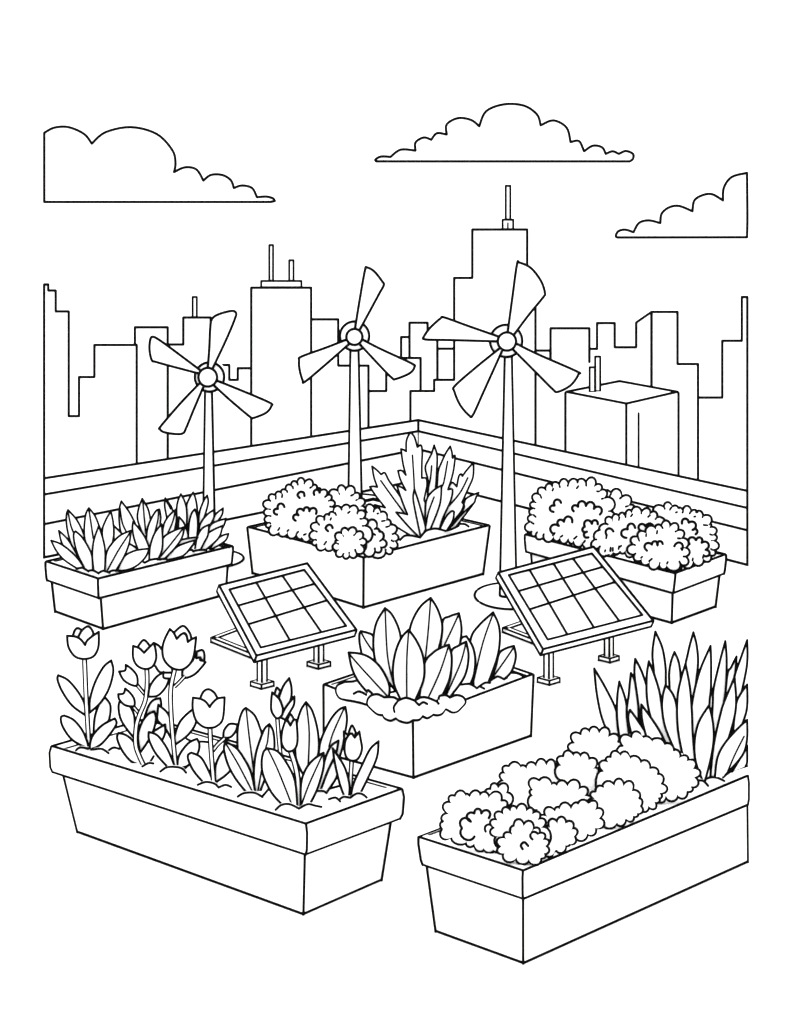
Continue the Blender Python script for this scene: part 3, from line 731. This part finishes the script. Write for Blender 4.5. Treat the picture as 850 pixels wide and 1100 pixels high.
SH = [
 ('rearmost small shrub of its row, at the foot of the leftmost grass blades', 'D1', [(103,182),(103,145),(130,112),(168,112),(208,102),(247,118),(275,155),(300,158),(300,240),(200,270),(120,250)], [], []),
 ('shrub directly against the grass, right end of the shrub row', 'D1', [(305,158),(340,125),(380,128),(412,168),(478,150),(494,203),(545,208),(570,230),(602,255),(607,290),(580,322),(575,350),(532,348),(482,368),(445,372),(380,370),(300,300)], [], []),
 ('widest back-row shrub, behind the low shrub in the middle of the shrub row', 'C8', [(398,382),(380,320),(395,285),(408,250),(458,280),(505,275),(552,252),(600,240),(642,250),(682,270),(695,300),(722,325),(740,400),(640,470),(480,480)], [], []),
 ('narrow shrub squeezed between wide back shrub and its right neighbour', 'D1', [(52,235),(58,202),(95,205),(128,212),(165,212),(180,250),(190,280),(218,318),(190,350),(130,360),(60,300)], [], []),
 ('shrub with large lobes just left of the one against the grass', 'D1', [(222,262),(248,228),(255,205),(292,205),(330,212),(370,250),(420,250),(430,292),(468,318),(462,355),(447,372),(440,395),(415,412),(380,408),(330,420),(230,380)], [], []),
 ('low shrub in front of the wide back shrub', 'C8', [(540,392),(528,365),(562,322),(612,365),(660,370),(708,345),(765,368),(800,400),(806,445),(740,490),(620,500),(550,470)], [], []),
 ('small round shrub at the front, right of the shrub group centre', 'D1', [(185,375),(192,350),(230,350),(270,320),(308,322),(345,342),(348,390),(382,410),(360,432),(352,452),(322,455),(318,468),(278,462),(222,480),(190,440)], [], []),
 ('sliver of a shrub peeping up behind the leftmost one', 'C8', [(312,405),(318,365),(355,358),(400,382),(385,450),(330,450)], [], []),
 ('leftmost shrub of the front right planter', 'C8', [(118,600),(70,570),(105,542),(103,488),(122,435),(135,400),(185,418),(210,400),(262,420),(312,410),(372,425),(382,462),(380,560),(365,678),(342,665),(290,642),(235,650),(205,618)], [[(235,608),(172,565),(217,532),(235,490),(270,490),(308,514)]], []),
 ('bushy shrub spreading right of the corner shrub', 'C8', [(572,545),(598,505),(640,475),(672,482),(725,462),(775,475),(815,435),(845,470),(870,512),(850,560),(800,575),(745,610),(700,600),(640,620),(585,600)], [], []),
 ('low shrub just right of the smallest corner shrub', 'C8', [(600,600),(615,555),(655,537),(698,535),(722,572),(744,605),(706,630),(700,655),(645,652),(635,680),(590,680)], [], []),
 ('dome-shaped shrub directly behind the corner shrub', 'C8', [(352,600),(335,560),(348,522),(380,492),(415,475),(450,475),(500,475),(530,490),(558,520),(578,560),(590,650),(480,700),(400,660)], [[(292,582),(330,565)]], []),
 ('corner shrub nearest the viewer, low and scalloped', 'C8', [(382,690),(365,658),(390,620),(420,598),(450,588),(435,550),(482,552),(530,572),(558,598),(585,625),(600,655),(578,688),(575,718),(515,712),(445,708)], [[(530,622),(556,592)]], [('C8','480,672 470,652 488,636 508,655')]),
]
for lab, z, cus, curls, free in SH:
    shrub('P6', lab, [(zl(z, cus), [zl(z, c) for c in curls], free)], st, GS, gap=0.045)
soil_done('P6', [('D1','612,302 640,305 660,325'),('D1','640,302 670,290 700,292 727,305'),('D1','722,290 760,262 822,243')])

# ------------------------------------------------------------------ solar panels
def solar(z, BL, BR, TL, TR, inner, vdiv, hdiv, dp, YBL, YBR, YTL, legs, vee, label):
    bl3, br3, tl3 = at(*zz(z, BL), YBL), at(*zz(z, BR), YBR), at(*zz(z, TL), YTL)
    N = (br3-bl3).cross(tl3-bl3).normalized(); O = Vector((0, 0, H))
    if N.z < 0: N = -N
    def P(p, lift=0.0):
        d = at(*zz(z, p), 1) - O; q = O + d*((bl3-O).dot(N)/d.dot(N)); return q + N*lift
    c = [bl3, br3, P(TR), tl3]
    s_ = 850.0/ZOOM[z][2]; off = Vector((dp[0]/s_*YBL/F, 0.0, -dp[1]/s_*YBL/F))
    f0 = onz(*zz(z, legs[0][:2])); root = thing('solar_panel', f0, label, 'solar panel', 'solar panels on the roof')
    ou = c; inn = [P(p) for p in inner]; low = [p + off for p in c]
    m = MB(); m.quadring([low, c], cap1=False)
    m.add(ou+inn, [(i, (i+1) % 4, 4+(i+1) % 4, 4+i) for i in range(4)])
    m.ink(c, closed=True, out=N*0.6); m.ink(low, closed=True); 
    for a, b in zip(c, low): m.ink([a, b])
    m.build('frame', root)
    m = MB(); lo = [p - N*0.004 for p in inn]; m.slab(lo, 0.012, -N)
    m.ink([P(p, 0.002) for p in inner], closed=True, w=2.7, out=N*0.4)
    for e in vdiv + hdiv: m.ink([P(p, 0.0) for p in e], w=2.7, out=N*0.4)
    m.build('cell_panel', root)
    for (x, y, hw, fw) in legs:
        g_ = onz(*zz(z, (x, y))); pxm = g_.y/F; w = hw/s_*pxm; fwm = fw/s_*pxm; xz = zz(z, (x, y))[0]
        g_ = g_ + Vector((0, fwm, 0))
        dia = lambda r, zc: [Vector((g_.x-r, g_.y, zc)), Vector((g_.x, g_.y-r, zc)), Vector((g_.x+r, g_.y, zc)), Vector((g_.x, g_.y+r, zc))]
        # underside height above this foot
        zt = lambda p: (bl3 + off).z + (-(N.x*(p.x-(bl3+off).x) + N.y*(p.y-(bl3+off).y))/N.z)
        lg = MB(); A = dia(w, 0.03); T = [Vector((p.x, p.y, max(0.06, zt(p)-0.004))) for p in A]
        lg.quadring([A, T])
        for a, b in list(zip(A, T))[:3]: lg.ink([a, b], w=2.6)
        lo_ = lg.build('leg', root)
        ft = MB(); hh_ = 0.04; ft.quadring([dia(fwm, 0), dia(fwm, hh_)]); ft.ink(dia(fwm, 0.003), closed=True, w=2.2, out=Vector((0, 0, 0.7))); ft.ink(dia(fwm, hh_), closed=True, w=2.2)
        for a, b in list(zip(dia(fwm, 0), dia(fwm, hh_)))[:3]: ft.ink([a, b], w=2.4)
        o = ft.build('foot', root); o.parent = lo_; 
    # floor sleeper frame
    m = MB(); zt_ = 0.045; L_, A_, B_ = [onz(*zz(z, p), zt_) for p in vee]
    u = (A_-L_); v = (B_-L_); un = u.normalized(); vn = v.normalized(); wd = 0.055
    for d0, d1, ln in ((un, vn, u), (vn, un, v)):
        a = [L_, L_+ln, L_+ln+d1*wd, L_ + d1*wd]; b_ = [Vector((p.x, p.y, 0.0)) for p in a]
        m.quadring([b_, a])
    m.ink([A_, L_, B_], w=2.4); ll = Vector((L_.x, L_.y, 0.004)); m.ink([Vector((A_.x, A_.y, 0.004)), ll, Vector((B_.x, B_.y, 0.004))], w=2.4, out=Vector((0, 0, 0.7))); m.ink([L_, ll], w=2.4)
    k = L_ + un*wd + vn*wd; m.ink([k + u*0.9, k, k + v*0.9], w=2.4)
    m.build('floor_rail', root)
solar('B7', (262,543),(770,412),(73,187),(520,75), [(285,502),(718,392),(505,107),(125,207)],
      [[(265,175),(432,463)],[(397,140),(590,420)]], [[(172,287),(557,177)],[(222,382),(617,262)]], (-11,30),
      15.95, 16.55, 17.1, [(288,714,24,59),(577,612,24,59)], [(32,448),(238,530),(185,391)],
      'tilted solar panel of nine cells in front of the square-edged planter at the wall corner')
solar('B8', (322,495),(780,377),(137,177),(533,70), [(342,455),(735,353),(525,97),(180,187)],
      [[(267,165),(422,430)],[(367,140),(533,402)],[(447,118),(638,375)]], [[(222,252),(570,152)],[(270,327),(620,215)]], (-10,22),
      16.0, 16.7, 17.4, [(349,645,19,46),(600,552,18,42)], [(155,403),(290,455),(250,371)],
      'tilted solar panel of twelve cells in front of the long shrub planter')
